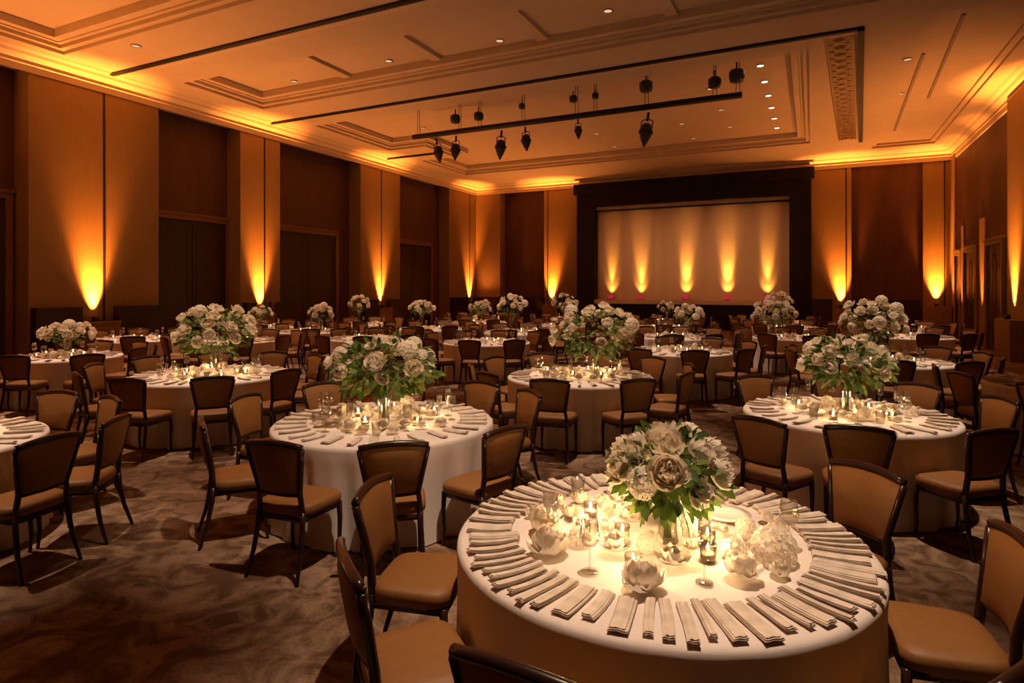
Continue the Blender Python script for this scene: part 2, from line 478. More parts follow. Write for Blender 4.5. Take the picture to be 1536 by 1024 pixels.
# ------------------------------------------------------------------ lights
def spot(name, loc, target, energy, size, blend, col, r=.04):
    l = bpy.data.lights.new(name, 'SPOT')
    l.energy = energy
    l.spot_size = math.radians(size)
    l.spot_blend = blend
    l.color = col
    l.shadow_soft_size = r
    o = bpy.data.objects.new(name, l)
    COL.objects.link(o)
    o.location = loc
    o.rotation_euler = (Vector(target) - Vector(loc)).to_track_quat('-Z', 'Y').to_euler()
    return o
AMB = (1.0, 0.27, 0.035)
def uplight_mesh():
    b = MB().lathe([(0, 0), (.075, 0), (.08, .01), (.08, .11), (.07, .12), (.062, .12), (.06, .10), (0, .10)], 14)
    l = MB().lathe([(0, .102), (.058, .103)], 14)
    return b.data('uplight_body', 'fix'), l.data('uplight_lens', 'amber')
UB, UL = uplight_mesh()
def uplight(loc, n, label, e=700, z=PLZ, sz=44, wash=1.0):
    """fixture standing on its plinth, aimed up and a little towards the wall; n = wall normal"""
    root = tag(link('uplight', None, loc=(loc[0], loc[1], z)), label, 'uplight', 'amber uplights along the walls')
    link('housing', UB, root)
    link('lens', UL, root)
    p = (loc[0], loc[1], z + .13)
    spot('uplight_lamp', p, (p[0] - n[0] * .75, p[1] - n[1] * .75, p[2] + 5), e * 1.6, sz, 1.0, AMB, .07)
    spot('uplight_wash', p, (p[0] + n[0] * 2.5, p[1] + n[1] * 2.5, p[2] + 5), e * .27 * wash, 96, 1.0, (1.0, .31, .065), .09)
UPE = 5200
uplight((XL + .13, 9.5), (1, 0), 'amber uplight at the foot of the leftmost visible pilaster', UPE * 1.15)
uplight((XL + .13, 14.82), (1, 0), 'amber uplight at the foot of the second pilaster from left', UPE)
uplight((XL + .13, 21.22), (1, 0), 'amber uplight at the foot of the third pilaster from left', UPE)
uplight((XL + .13, 28.85), (1, 0), 'amber uplight at the foot of the left corner pilaster', UPE, wash=.35)
uplight((-12.1, YB - .13), (0, -1), 'amber uplight at the foot of the pilaster left of the screen', UPE)
uplight((1.12, YB - .13), (0, -1), 'amber uplight at the foot of the pilaster right of the screen', UPE)
uplight((4.5, YB - .09), (0, -1), 'amber uplight in the back right corner', UPE * .8, 1.2, 48)
uplight((XR - .28, 20.85), (-1, 0), 'amber uplight at the foot of the right wall pilaster', UPE)
for y, e in ((3.9, UPE),):  # unseen uplight left of view, added to brighten the near ceiling
    spot('uplight_lamp', (XL + .13, y, 1.2), (XL - .62, y, 6.2), e, 58, 1.0, AMB)
    spot('uplight_wash', (XL + .2, y, 1.2), (XL + 2.0, y, 6.2), e * .4, 110, 1.0, (1.0, .31, .065), .09)
for y in (24.7, 27.65):
    spot('pier_lamp', (XR - .34, y, .55), (XR + .04, y, 3.6), 2600, 24, .9, AMB)
# five magenta lit uplights on the stage ledge
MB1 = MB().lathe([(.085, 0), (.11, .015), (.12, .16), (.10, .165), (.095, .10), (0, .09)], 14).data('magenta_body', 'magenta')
MB2 = MB().lathe([(0, -.0), (.13, 0), (.13, .03), (.0, .03)], 14).data('magenta_base', 'fix')
for i, q in enumerate((917, 961, 1029, 1091, 1151)):
    X = YB * tan(math.atan((q - 768) / 923) - TH)
    r = tag(link('stage_uplight', None, loc=(X, YB - .14, SZ0 + .20)), '%s magenta-lit uplight from left on the ledge before the backdrop' % ORD[i], 'uplight', 'magenta uplights under the backdrop')
    link('base', MB2, r)
    link('housing', MB1, r, loc=(0, 0, .03))
    p = (X, YB - .14, SZ0 + .385)
    spot('stage_lamp', p, (X, p[1] + .98, p[2] + 5), (1050, 1300, 1450, 1600, 1250)[i], (21, 25, 27, 28, 22)[i], 1.0, (1.0, .40, .06), .08)
    spot('stage_lamp', p, (X, p[1] + .55, p[2] + 1.0), (85, 100, 105, 100, 90)[i], 62, 1.0, (1.0, .44, .07), .06)

# ------------------------------------------------------------------ stage light bar
def barx(q, Y=16.95): return Y * tan(math.atan((q - 768) / 923) - TH)
BZ = 6.93
bar = tag(link('lighting_bar', None, loc=(0, 16.95, BZ)), 'long black pipe hung under the ceiling carrying stage lights', 'lighting bar')
link('pipe', MB().tube([(barx(620), 0, 0), (barx(1113), 0, 0)], .085, 10).data('pipe', 'track'), bar)
hb = MB()
for q in (628, 690, 720, 785, 865, 893, 970, 1072, 1107):
    for d in (-.05, .05):
        w = MB().tube([(barx(q) + d, 0, .07), (barx(q) + d * .6, 0, 7.80 - BZ)], .009, 5)
        link('hanging_wire', w.data('hanging_wire', 'track'), bar)
def stagelamp_data():
    yk = MB().tube([(-.13, 0, -.30), (-.13, 0, -.10), (0, 0, -.04), (.13, 0, -.10), (.13, 0, -.30)], .014, 6).tube([(0, 0, -.10), (0, 0, .10)], .03, 8)
    bd_ = MB().lathe([(0, -.72), (.02, -.70), (.06, -.62), (.13, -.47), (.15, -.36), (.13, -.24), (.08, -.17), (0, -.15)], 14)
    hd = MB().lathe([(.155, -.40), (.165, -.39), (.165, -.33), (.155, -.32)], 14)
    return yk.data('yoke', 'track'), bd_.data('lamp_body', 'fix'), hd.data('collar', 'track')
SY, SB, SH = stagelamp_data()
for i, (q, s) in enumerate(((655, 1.0), (684, 1.0), (752, 1.1), (788, .95), (867, .72), (972, 1.2))):
    spot('backdrop_fill', (barx(q), 16.95 + .25, BZ - .75 * s - .1), (SX0 + 1.2 + 1.3 * i, YB, 3.4), 620, 26, 1.0, (1.0, .46, .18), .08)  # fill light added at the bar to brighten the backdrop
    r = tag(link('stage_spotlight', None, loc=(barx(q), 16.95, BZ - .23 * s), rot=(.1 * (-1) ** i, .12 * (i % 3 - 1), 0), sc=s),
            '%s dark stage spotlight from left hanging below the ceiling bar' % ORD[i], 'spotlight', 'stage spotlights under the bar')
    link('yoke', SY, r); link('collar', SH, link('lamp_body', SB, r))
DB1 = MB().lathe([(0, -.15), (.14, -.14), (.17, -.06), (.17, .08), (.12, .13), (0, .14)], 12).data('dimmer_box', 'fix')  # dimmer boxes standing above the bar
DB2 = MB().tube([(0, 0, .12), (0, 0, .32)], .02, 6).data('dimmer_stem', 'track')
for i, (q, z, s) in enumerate(((683, .32, .95), (718, .30, .9), (783, .42, .6), (860, .42, .7), (893, .42, .6), (969, .48, 1.1), (1072, .32, 1.0), (1105, .42, 1.15))):
    r = tag(link('dimmer_pod', None, loc=(barx(q), 16.95 + .0, BZ + z + .1), sc=(s, s, s)), '%s small dark dimmer pod from left above the ceiling bar' % ORD[i], 'dimmer', 'dark pods above the bar')
    link('pod_body', DB1, r); link('pod_stem', DB2, r)

# ceiling fittings -----------------------------------------------------
DL1 = MB().lathe([(.085, 0), (.11, -.012), (.115, 0.0), (.085, .03)], 16).data('downlight_trim', 'white')
DL2 = MB().lathe([(0, .01), (.085, .01)], 16).data('downlight_lens', 'lens')
DL3 = MB().lathe([(0, .01), (.085, .01)], 16).data('downlight_hot', 'hot')
ndl = []
def downlight(x, y, hot=False):
    z = ceil_z(x, y)
    r = tag(link('downlight', None, loc=(x, y, z - .02)), None, 'downlight', 'recessed ceiling downlights')
    link('trim_ring', DL1, r)
    link('lens', DL3 if hot else DL2, r)
    ndl.append((px(x, y), r, y, x))
for k in range(6):
    downlight(-1.22 + .015 * k, 17.6 + 1.42 * k, True)
for x, y in ((-3.9, 12.7), (-6.7, 13.1), (-9.9, 13.0), (-13.3, 13.1), (-12.6, 24.4), (-4.2, 20.0), (-4.2, 22.6), (-4.2, 25.0), (-7.4, 20.0), (-7.4, 22.6), (-7.4, 25.0), (-10.4, 20.2), (-10.4, 22.8), (-2.7, 19.0), (-2.7, 21.4), (-2.7, 23.8), (-12.9, 19.0)):
    downlight(x, y)
# grille slots and detectors
for i, (x0, y0, x1, y1) in enumerate(((2.85, 15.6, 3.15, 22.0), (2.45, 17.8, 2.7, 26.0))):
    tag(link('air_slot', MB().add(*slant(x0, y0, x1, y1, .07, 7.585, 7.615)).data('air_slot', 'grey', False)), ('longer' if i else 'shorter') + ' dark air slot along the right ceiling panel', 'air vent', 'ceiling air slots')
sp = tag(link('ceiling_speaker', None, loc=(-13.2, 6.9, 7.84)), 'round grey ceiling speaker grille above the left wall', 'ceiling speaker')
link('grille', MB().lathe([(0, -.03), (.12, -.03), (.15, -.02)], 18).data('grille', 'grey'), sp)
link('rim', MB().lathe([(.15, -.02), (.19, -.015), (.2, 0)], 18).data('rim', 'white'), sp)
sd = tag(link('smoke_detector', None, loc=(-12.2, 7.4, 7.84)), 'small dark smoke detector on the ceiling beside the round speaker', 'smoke detector')
link('base', MB().lathe([(.0, -.02), (.1, -.02), (.11, 0)], 14).data('base', 'grey'), sd)
link('sensor_head', MB().lathe([(0, -.16), (.05, -.15), (.07, -.08), (.08, -.02)], 14).data('sensor', 'fix'), sd)

# ------------------------------------------------------------------ chair
def chair_meshes():
    d = {}
    # seat
    mb = MB()
    n = 28
    rings = [(.0, .405), (.9, .405), (.985, .415), (1.0, .445), (.985, .468), (.93, .482), (.75, .490), (.4, .494), (0, .495)]
    v, idx, f = [], [], []
    def out(t, s):
        c, q = cos(t), sin(t)
        x = math.copysign(abs(c) ** .42, c) * .232 * s
        y = math.copysign(abs(q) ** .42, q) * .205 * s
        return x * (1 + .30 * y), y
    for s, z in rings:
        if s == 0:
            idx.append([len(v)]); v.append((0, 0, z))
        else:
            idx.append(list(range(len(v), len(v) + n)))
            for k in range(n):
                x, y = out(2 * PI * k / n, s)
                v.append((x, y, z))
    for a, b in zip(idx, idx[1:]):
        for k in range(n):
            k2 = (k + 1) % n
            if len(a) == 1: f.append((a[0], b[k2], b[k]))
            elif len(b) == 1: f.append((a[k], a[k2], b[0]))
            else: f.append((a[k], a[k2], b[k2], b[k]))
    d['seat'] = (mb.add(v, f), 'uph')
    # apron below the seat
    mb = MB()
    P = [(-.20, .17), (.20, .17), (.178, -.19), (-.178, -.19)]
    for a, b in zip(P, P[1:] + P[:1]):
        mb.tube([(a[0], a[1], .388), (b[0], b[1], .388)], .020, 4)
    d['apron'] = (mb, 'wood')
    # backrest pad
    def ctr(u, v):
        w = .148 + .060 * v
        return (u * w, -(.205 + .055 * v) - .020 * (1 - u * u), .565 + .305 * v + .022 * (1 - u * u) * v)
    def pad(side):
        def fn(a, b):
            u, v = a * 2 - 1, b
            x, y, z = ctr(u, v)
            e = (1 - abs(u) ** 6) * (1 - abs(2 * v - 1) ** 6)
            return (x, y + side * (.010 + .020 * e), z)
        return fn
    mb = MB().grid(lambda a, b: pad(1)(1 - a, b), 10, 8).grid(pad(-1), 10, 8)
    for rng in ('l', 'r', 't', 'b'):
        def edge(a, b, rng=rng):
            s = -1 + 2 * b
            q = {'l': (0, 1 - a), 'r': (1, a), 't': (1 - a, 1), 'b': (a, 0)}[rng]
            p = pad(1)(*q)
            return (p[0], p[1] - .01 + s * .01, p[2])
        mb.grid(edge, 10, 1)
    d['backrest'] = (mb, 'uph')
    # frame: stiles and top rail
    mb = MB()
    for s in (-1, 1):
        mb.tube([(s * .178, -.195, .42), (s * .170, -.200, .50)] + [(lambda p: (p[0] + s * .014, p[1], p[2]))(ctr(s, t)) for t in (.0, .35, .7, 1.0)], [.017, .018, .018, .018, .018, .017], 8, flat=1.2)
    top = []
    for k in range(13):
        u = -1.07 + 2.14 * k / 12
        x, y, z = ctr(max(-1.07, min(1.07, u)), 1.0)
        top.append((x, y - .004, z + .018))
    mb.tube(top, .021, 8)
    bot = [(lambda p: (p[0], p[1], p[2] - .012))(ctr(-1 + 2 * k / 8, 0)) for k in range(9)]
    mb.tube(bot, .012, 6)
    d['back_frame'] = (mb, 'wood')
    for s, key in ((-1, 'a'), (1, 'b')):
        d['rear' + key] = (MB().tube([(s * .178, -.196, .44), (s * .180, -.205, .33), (s * .190, -.235, .17), (s * .205, -.290, .0)], [.019, .019, .016, .012], 8), 'wood')
        d['front' + key] = (MB().tube([(s * .200, .170, .405), (s * .203, .176, .28), (s * .205, .166, .13), (s * .205, .180, .0)], [.021, .018, .014, .012], 8), 'wood')
    return d
CH = chair_meshes()
CHP = [(('leg' if k[:4] in ('rear', 'fron') else k), mb.data(k, m)) for k, (mb, m) in CH.items()]
def joined_chair():
    mb = MB()
    for k, (b, m) in CH.items():
        mb.add(b.v, b.f, 0 if m == 'uph' else 1)
    return mb.data('chair_joined', ['uph', 'wood'])
CHJ = joined_chair()
CHAIRS = []         # (x, y) of chairs placed so far
PEND = []           # (object, phrase, short table phrase, far side?, px)
def pend(o, phrase, T, x, y):
    l, f = camf(x, y)
    l0, f0 = camf(*T['c'])
    PEND.append((o, phrase, T['P'], f > f0, px(x, y)))
def chair(x, y, rz, T, parts=True):
    o = link('banquet_chair', None if parts else CHJ, loc=(x, y, 0), rot=(0, 0, rz))
    tag(o, None, 'chair', 'padded chairs around the round tables')
    if parts:
        for k, me in CHP:
            link(k, me, o)
    pend(o, 'gold-padded dark-framed chair', T, x, y)
    return o

# ------------------------------------------------------------------ tables
def cloth_mesh(r, seed):
    rnd = random.Random(seed)
    nf = 2 * rnd.randint(9, 11)
    ph = [rnd.uniform(0, 6.28) for _ in range(4)]
    H = .76
    prof = [(0, H), (.35, H), (.7, H), (.93, H), (.965, H - .001), (.985, H - .006), (.997, H - .018), (1.0, H - .04)] + [(1.0, H - .04 - (H - .05) * t) for t in (.12, .25, .4, .55, .7, .85, 1.0)]
    mb = MB()
    N = 180
    v, f, idx = [], [], []
    for q, z in prof:
        if q == 0:
            idx.append([0]); v.append((0, 0, z)); continue
        t = max(0, (H - .04 - z) / (H - .05))
        idx.append(list(range(len(v), len(v) + N)))
        for k in range(N):
            a = 2 * PI * k / N
            w = 1 - 2 * (1 - abs(sin((nf * a + ph[0] + .9 * sin(3 * a + ph[1])) / 2))) ** 1.6
            w2 = sin(2 * nf * a + ph[2]) * .3
            amp = .040 * (t ** .85) * (1 + .35 * sin(2 * a + ph[3]))
            rr = r * q + amp * (w + w2 - 1.35) * (1 - .3 * t) + .03 * t * t
            v.append((rr * cos(a), rr * sin(a), z))
    for a, b in zip(idx, idx[1:]):
        for k in range(N):
            k2 = (k + 1) % N
            if len(a) == 1: f.append((a[0], b[k], b[k2]))
            else: f.append((a[k], b[k], b[k2], a[k2]))
    return mb.add(v, f).data('tablecloth', 'cloth')

def T(key, P, label, c, r=.94, ch=None, bq=None, lvl=2, R=None):
    return dict(key=key, P=P, label=label, c=c, r=r, ch=ch, bq=bq, lvl=lvl, R=R or r + .222)
# lvl 0 nearest ... 3 far.  ch: list of angles (camera frame degrees, 0 = right, 90 = away) or (angle, extra radius)
auto = 'auto'
TABLES = [
    T('A', 'nearest table', 'nearest round table under a white cloth with fanned napkins and a low bouquet', room(.683, 2.91), .94,
      [169, 205, 243, 301, 344, 23], dict(off=(.03, -.09), h=.275, w=.195, ht=.155, n=19, dens=1.5, bs=1.08, lf=1.14), 0),
    T('B', 'left-centre table', 'round white-clothed table left of centre with a wide airy bouquet', room(-1.116, 5.41), .95,
      [210, 252, 284, 318, 26, 165, 128, 92, 57], dict(off=(.0, -.05), h=.40, w=.43, ht=.24, n=20, dens=1.7, lf=1.04, bs=.92), 1),
    T('C', 'right front table', 'round white-clothed table at right with tall white bouquet', room(3.11, 5.73), .90,
      [(219, .16), (245, .0), (283, -.0), 357, 33, 66, 104], dict(off=(.0, -.02), h=.40, w=.34, ht=.24, n=19, dens=1.5, lf=1.02, bs=.95), 1),
    T('D', 'middle table facing the screen', 'round white-clothed table in the middle of the room with a broad bouquet', room(.90, 8.15), .96,
      [250, 290, 326, 214, 180, 144, 108, 72, 0, 36], dict(off=(.2, 0), h=.45, w=.53, ht=.36, n=26, dens=1.3), 1),
    T('E', 'left table with tall bouquet', 'round white-clothed table at left with a tall bouquet before a dark door', room(-4.07, 8.31), 1.0,
      [297, 262, 330, 222, 186, 150, 114, 78, 42, 6], dict(off=(.05, 0), h=.45, w=.48, ht=.36, n=24, dens=1.2), 1),
    T('F', 'table cut by the left edge', 'white-clothed round table cut off by the left picture edge', room(-4.62, 4.59), .94,
      [(344, .12), (8, .12), 50, 82], None, 1),
    T('G', 'table below the leftmost uplight', 'white-clothed round table below the leftmost uplight with a low wide bouquet', room(-7.64, 10.5), .86,
      [(316, .3), 280, 354, 30, 66, 244, 102], dict(off=(.05, 0), h=.32, w=.38, ht=.17, n=18, dens=1.0), 2),
    T('H', 'table right of leftmost uplight', 'white-clothed round table just right of the leftmost uplight', (-13.9, 8.9), .94, auto, None, 3),
    T('I', 'table behind the tall left bouquet', 'white-clothed round table half hidden behind the tall left bouquet', (-11.5, 9.6), .94, auto, dict(off=(0, 0), h=.3, w=.35, ht=.22, n=12, dens=.7), 3),
    T('J', 'right table behind front bouquet', 'white-clothed round table behind the right front bouquet', (1.07, 11.5), .94, auto, dict(off=(-.2, 0), h=.5, w=.45, ht=.34, n=22, dens=1.2), 2),
    T('K', 'table before the second dark door', 'white-clothed round table before the second dark door', (-12.1, 12.6), .94, auto, dict(off=(.2, 0), h=.4, w=.3, ht=.22, n=12, dens=.7), 3),
    T('L', 'table below the second uplight', 'white-clothed round table below the second uplight from left', (-14.75, 13.2), .94, auto, dict(off=(0, 0), h=.35, w=.3, ht=.2, n=10, dens=.7), 3),
    T('M', 'table below the third uplight', 'white-clothed round table below the third uplight from left', (-13.0, 16.0), .94, auto, dict(off=(-.3, 0), h=.55, w=.34, ht=.26, n=12, dens=.8), 3),
    T('N', 'dim table left of the middle bouquet', 'white-clothed round table ringed by brown chairs left of the middle bouquet', (-6.3, 11.7), .94, auto, None, 3),
    T('O', 'table with the slim trumpet vase', 'white-clothed round table with flowers in a slim tall trumpet vase', (-6.95, 14.75), .94, auto, dict(off=(-.2, -.2), h=.62, w=.30, ht=.26, n=14, dens=.9, tall=1), 3),
    T('Q', 'table below the corner uplight', 'white-clothed round table below the uplight of the left corner', (-10.2, 18.4), .94, auto, dict(off=(0, 0), h=.4, w=.32, ht=.2, n=10, dens=.7), 3),
    T('R', 'table right of the middle bouquet', 'white-clothed round table just right of and behind the middle bouquet', (-2.2, 11.6), .94, auto, None, 2),
    T('S', 'first table below the screen', 'white-clothed round table below the screen, frontmost of those under its centre', (-2.9, 15.0), .94, auto, dict(off=(.3, 0), h=.45, w=.3, ht=.22, n=12, dens=.8), 3),
    T('U', 'second table below the screen', 'white-clothed round table below the screen, second one back under its centre', (-3.9, 18.4), .94, auto, None, 3),
    T('V', 'table before the corner at right', 'white-clothed round table before the back right corner', (2.1, 17.6), .94, auto, None, 3),
    T('W', 'farthest table at right', 'farthest white-clothed round table at right below the corner uplight', (2.35, 21.2), .94, auto, None, 3),
    T('X', "table below the screen's right edge", 'white-clothed round table with bouquet below the right edge of the screen', (-.35, 15.95), .94, auto, dict(off=(-.5, 0), h=.45, w=.45, ht=.3, n=18, dens=1.0), 3),
    T('Y', "back table below screen's right edge", 'white-clothed round table in the back below the right edge of the screen', (-.7, 19.9), .94, auto, dict(off=(-.2, 0), h=.65, w=.36, ht=.3, n=12, dens=.8), 3),
    T('Z', "back table below screen's left edge", 'white-clothed round table in the back below the left edge of the screen', (-7.0, 18.1), .94, auto, dict(off=(.0, 0), h=.6, w=.36, ht=.28, n=12, dens=.8), 3),
    T('a', 'table before the third dark door', 'white-clothed round table before the third dark door', (-9.8, 14.9), .94, auto, dict(off=(-.3, 0), h=.5, w=.32, ht=.22, n=12, dens=.8), 3),
    T('b', 'table behind left-centre bouquet', 'white-clothed round table hidden behind the left-centre bouquet', (-9.2, 11.4), .94, auto, None, 3),
    T('c', 'rearmost table below the screen', 'rearmost white-clothed round table below the screen', (-4.6, 22.0), .94, auto, dict(off=(0, 0), h=.4, w=.32, ht=.2, n=8, dens=.7), 3),
    T('d', 'rearmost table beside the screen', 'rearmost white-clothed round table beside the left edge of the screen', (-8.2, 21.8), .94, auto, dict(off=(0, 0), h=.4, w=.32, ht=.2, n=8, dens=.7), 3),
    T('e', 'rearmost table by the corner', 'rearmost white-clothed round table by the left corner', (-11.8, 21.6), .94, auto, dict(off=(0, 0), h=.4, w=.32, ht=.2, n=8, dens=.7), 3),
    T('g', "rearmost table at screen's right", 'rearmost white-clothed round table under the right end of the screen', (-1.2, 23.6), .94, auto, dict(off=(0, 0), h=.4, w=.32, ht=.2, n=8, dens=.7), 3),
    T('h', 'table cut by the right edge', 'white-clothed round table cut off by the right picture edge', room(6.75, 7.3), .94, [180, 216, 144], None, 3),
]
CLOTHS = {}
TOPD = MB().lathe([(0, .72), (.73, .72), (.73, .752), (0, .752)], 40).data('tabletop', 'frame', False)

# table ware meshes ---------------------------------------------------------
def wineglass(h, rb, rim):
    bowl = MB().lathe([(.004, h * .48), (rb * .6, h * .52), (rb * .95, h * .62), (rb, h * .72), (rim, h), (rim - .0018, h), (rb - .002, h * .72), (rb * .93, h * .625), (rb * .56, h * .53), (0, h * .495)], 16)
    st = MB().lathe([(.0045, .006), (.004, h * .25), (.0045, h * .485)], 8)
    ft = MB().lathe([(0, .0), (.034, .0), (.035, .003), (.012, .006), (.0045, .009)], 16)
    return bowl, st, ft
WG = wineglass(.21, .042, .034)
FL = wineglass(.24, .027, .024)
def parts_of(trio): return [(n, b.data(n, 'glass')) for n, b in zip(('bowl', 'stem', 'foot'), trio)]
def joined(trio):
    mb = MB()
    for b in trio: mb.add(b.v, b.f)
    return mb.data('glass_joined', 'glass')
WGP, FLP, WGJ, FLJ = parts_of(WG), parts_of(FL), joined(WG), joined(FL)
TUM = MB().lathe([(0, 0), (.030, 0), (.033, .004), (.040, .10), (.038, .10), (.031, .012), (0, .012)], 16).data('tumbler', 'glass')
VC = MB().lathe([(0, 0), (.030, 0), (.034, .01), (.036, .07), (.0335, .07), (.0315, .012), (0, .010)], 16).data('votive_cup', 'glass')
VW = MB().lathe([(0, .013), (.029, .013), (.030, .030), (.004, .030), (0, .031)], 14).data('votive_wax', 'wax')
VF = MB().lathe([(0, .034), (.005, .040), (.007, .050), (.004, .064), (0, .076)], 8).data('votive_flame', 'flame')
PL = MB().lathe([(0, .004), (.05, .004), (.055, .006), (.085, .014), (.12, .018), (.12, .021), (.08, .019), (.055, .010), (0, .009)], 28).data('plate', 'china')
def strip(w, ln, seed):
    rnd = random.Random(seed)
    mb = MB()
    c1, c2 = rnd.uniform(.004, .010), rnd.uniform(-.004, .006)
    def lay(z, dx, ww, ll, th, mi):
        def top(u, v):
            return (dx + (u - .5) * ww + c2 * (v - .5) ** 2 * 4, (v - .5) * ll, z + th + c1 * (2 * v - 1) ** 2 + .003 * sin(u * 9 + seed))
        def bot(u, v):
            p = top(1 - u, v); return (p[0], p[1], p[2] - th)
        mb.grid(top, 4, 6, mi); mb.grid(bot, 4, 6, mi)
        for e in range(4):
            def side(u, v, e=e):
                q = [(u, 0), (1, u), (1 - u, 1), (0, 1 - u)][e]
                p = top(*q); return (p[0], p[1], p[2] - th * v)
            mb.grid(side, 6, 1, mi)
    lay(.001, 0, w, ln, .004, 1)
    lay(.0065, rnd.uniform(-.1, .1) * w, w * .92, ln * .97, .005, 0)
    lay(.0130, rnd.uniform(-.15, .15) * w, w * .74, ln * .93, .005, 0)
    return mb
STRV = [strip(w, l, i) for i, (w, l) in enumerate(((.030, .25), (.042, .27), (.055, .26), (.072, .25), (.036, .28), (.048, .24), (.088, .21)))]
STR = [b.data('napkin_strip', ['linen', 'taupe'], False) for b in STRV]
FARN = MB()
STW = [.030, .042, .055, .072, .036, .048, .088]

# blooms --------------------------------------------------------------------
def petal_patch(mb, yaw, tilt, r0, ln, wd, cup, ruf, rnd, z0=0.0, nu=4, nv=4):
    ph = rnd.uniform(0, 6)
    def fn(u, v):
        s = (u - .5) * 2
        prof = sin(PI * min(1, .12 + .80 * v)) ** .6 if v < .999 else .62
        x = s * wd * prof * .5
        d = ln * v
        bend = cup * v * v
        out_ = r0 + d * cos(tilt + bend * .5) - .25 * wd * s * s * cup * .3
        zz = z0 + d * sin(tilt + bend * .5) + .12 * wd * s * s + ruf * sin(s * 5 + ph) * v
        return (out_ * cos(yaw) - x * sin(yaw), out_ * sin(yaw) + x * cos(yaw), zz)
    mb.grid(fn, nu, nv)
def bloom(seed, kind):
    rnd = random.Random(seed)
    mb = MB()
    if kind == 'peony':
        for lay, (n, tl, ln, wd, cup) in enumerate(((7, .15, .060, .066, .9), (8, .45, .060, .062, 1.0), (8, .75, .057, .056, 1.1), (7, 1.0, .052, .050, 1.1), (6, 1.22, .048, .042, 1.0), (5, 1.4, .044, .032, .9), (4, 1.5, .042, .024, .6))):
            for k in range(n):
                petal_patch(mb, 2 * PI * (k + .5 * (lay % 2)) / n + rnd.uniform(-.25, .25), tl + rnd.uniform(-.15, .15), .004 + .006 * rnd.random(), ln * rnd.uniform(.85, 1.12), wd * rnd.uniform(.85, 1.15), cup * rnd.uniform(.7, 1.2), .0055, rnd, 0, 5, 4)
    elif kind == 'rose':
        for lay, (n, tl, ln, wd, cup) in enumerate(((5, .35, .055, .066, .3), (5, .85, .052, .058, .5), (4, 1.2, .050, .046, .6), (3, 1.42, .046, .034, .6))):
            for k in range(n):
                petal_patch(mb, 2 * PI * (k + .5 * (lay % 2)) / n + rnd.uniform(-.2, .2), tl + rnd.uniform(-.1, .1), .004, ln, wd, cup, .002, rnd)
    else:                           # hydrangea: florets over a dome
        n = 46
        for k in range(n):
            z = 1 - 1.35 * (k + .5) / n
            a = k * 2.39996
            q = math.sqrt(max(0, 1 - z * z))
            nrm = Vector((q * cos(a), q * sin(a), z))
            c = nrm * .058 + Vector((0, 0, .022))
            t1 = nrm.cross(Vector((.3, .2, 1))).normalized(); t2 = nrm.cross(t1)
            ro = rnd.uniform(0, 1.6)
            for j in range(4):
                b0 = ro + j * PI / 2
                d1 = t1 * cos(b0) + t2 * sin(b0)
                d2 = -t1 * sin(b0) + t2 * cos(b0)
                mb.add([c, c + d1 * .012 + d2 * .009 + nrm * .003, c + d1 * .021 + nrm * .006, c + d1 * .012 - d2 * .009 + nrm * .003], [(0, 1, 2, 3)])
    return mb
BL = []
for i, (k, m) in enumerate((('peony', 'petal'), ('peony', 'petal'), ('hyd', 'petal'), ('peony', 'petal2'), ('rose', 'petal'), ('peony', 'petal'))):
    BL.append((k, bloom(10 + i, k).data(k + '_bloom', m)))
def leaves(rx, rz, n, seed, mats=('leaf', 'leaf2')):
    rnd = random.Random(seed)
    mb = MB()
    for k in range(n):
        z = rnd.uniform(-.85, .95)
        a = rnd.uniform(0, 2 * PI)
        q = math.sqrt(1 - z * z) * rnd.uniform(.55, 1.08)
        c = Vector((rx * q * cos(a), rx * q * sin(a), rz * z * rnd.uniform(.6, 1.05)))
        d = (Vector((c.x / rx, c.y / rx, c.z / rz * .7)).normalized() + Vector((rnd.uniform(-.5, .5), rnd.uniform(-.5, .5), rnd.uniform(-.6, .5)))).normalized()
        s = d.cross(Vector((rnd.uniform(-1, 1), rnd.uniform(-1, 1), 1))).normalized()
        u = s.cross(d)
        L = rnd.uniform(.05, .10)
        W = L * rnd.uniform(.22, .34)
        pts = []
        for t, w in ((0, .1), (.35, 1), (.7, .8), (1, .05)):
            m_ = c + d * (L * t) - u * (.25 * L * t * t)
            pts += [m_ - s * W * w + u * .12 * W, m_, m_ + s * W * w + u * .12 * W]
        f = []
        for i in range(3):
            f += [(i * 3, i * 3 + 1, i * 3 + 4, i * 3 + 3), (i * 3 + 1, i * 3 + 2, i * 3 + 5, i * 3 + 4)]
        mb.add(pts, f, 1 if rnd.random() < .35 else 0)
    return mb.data('foliage', list(mats))
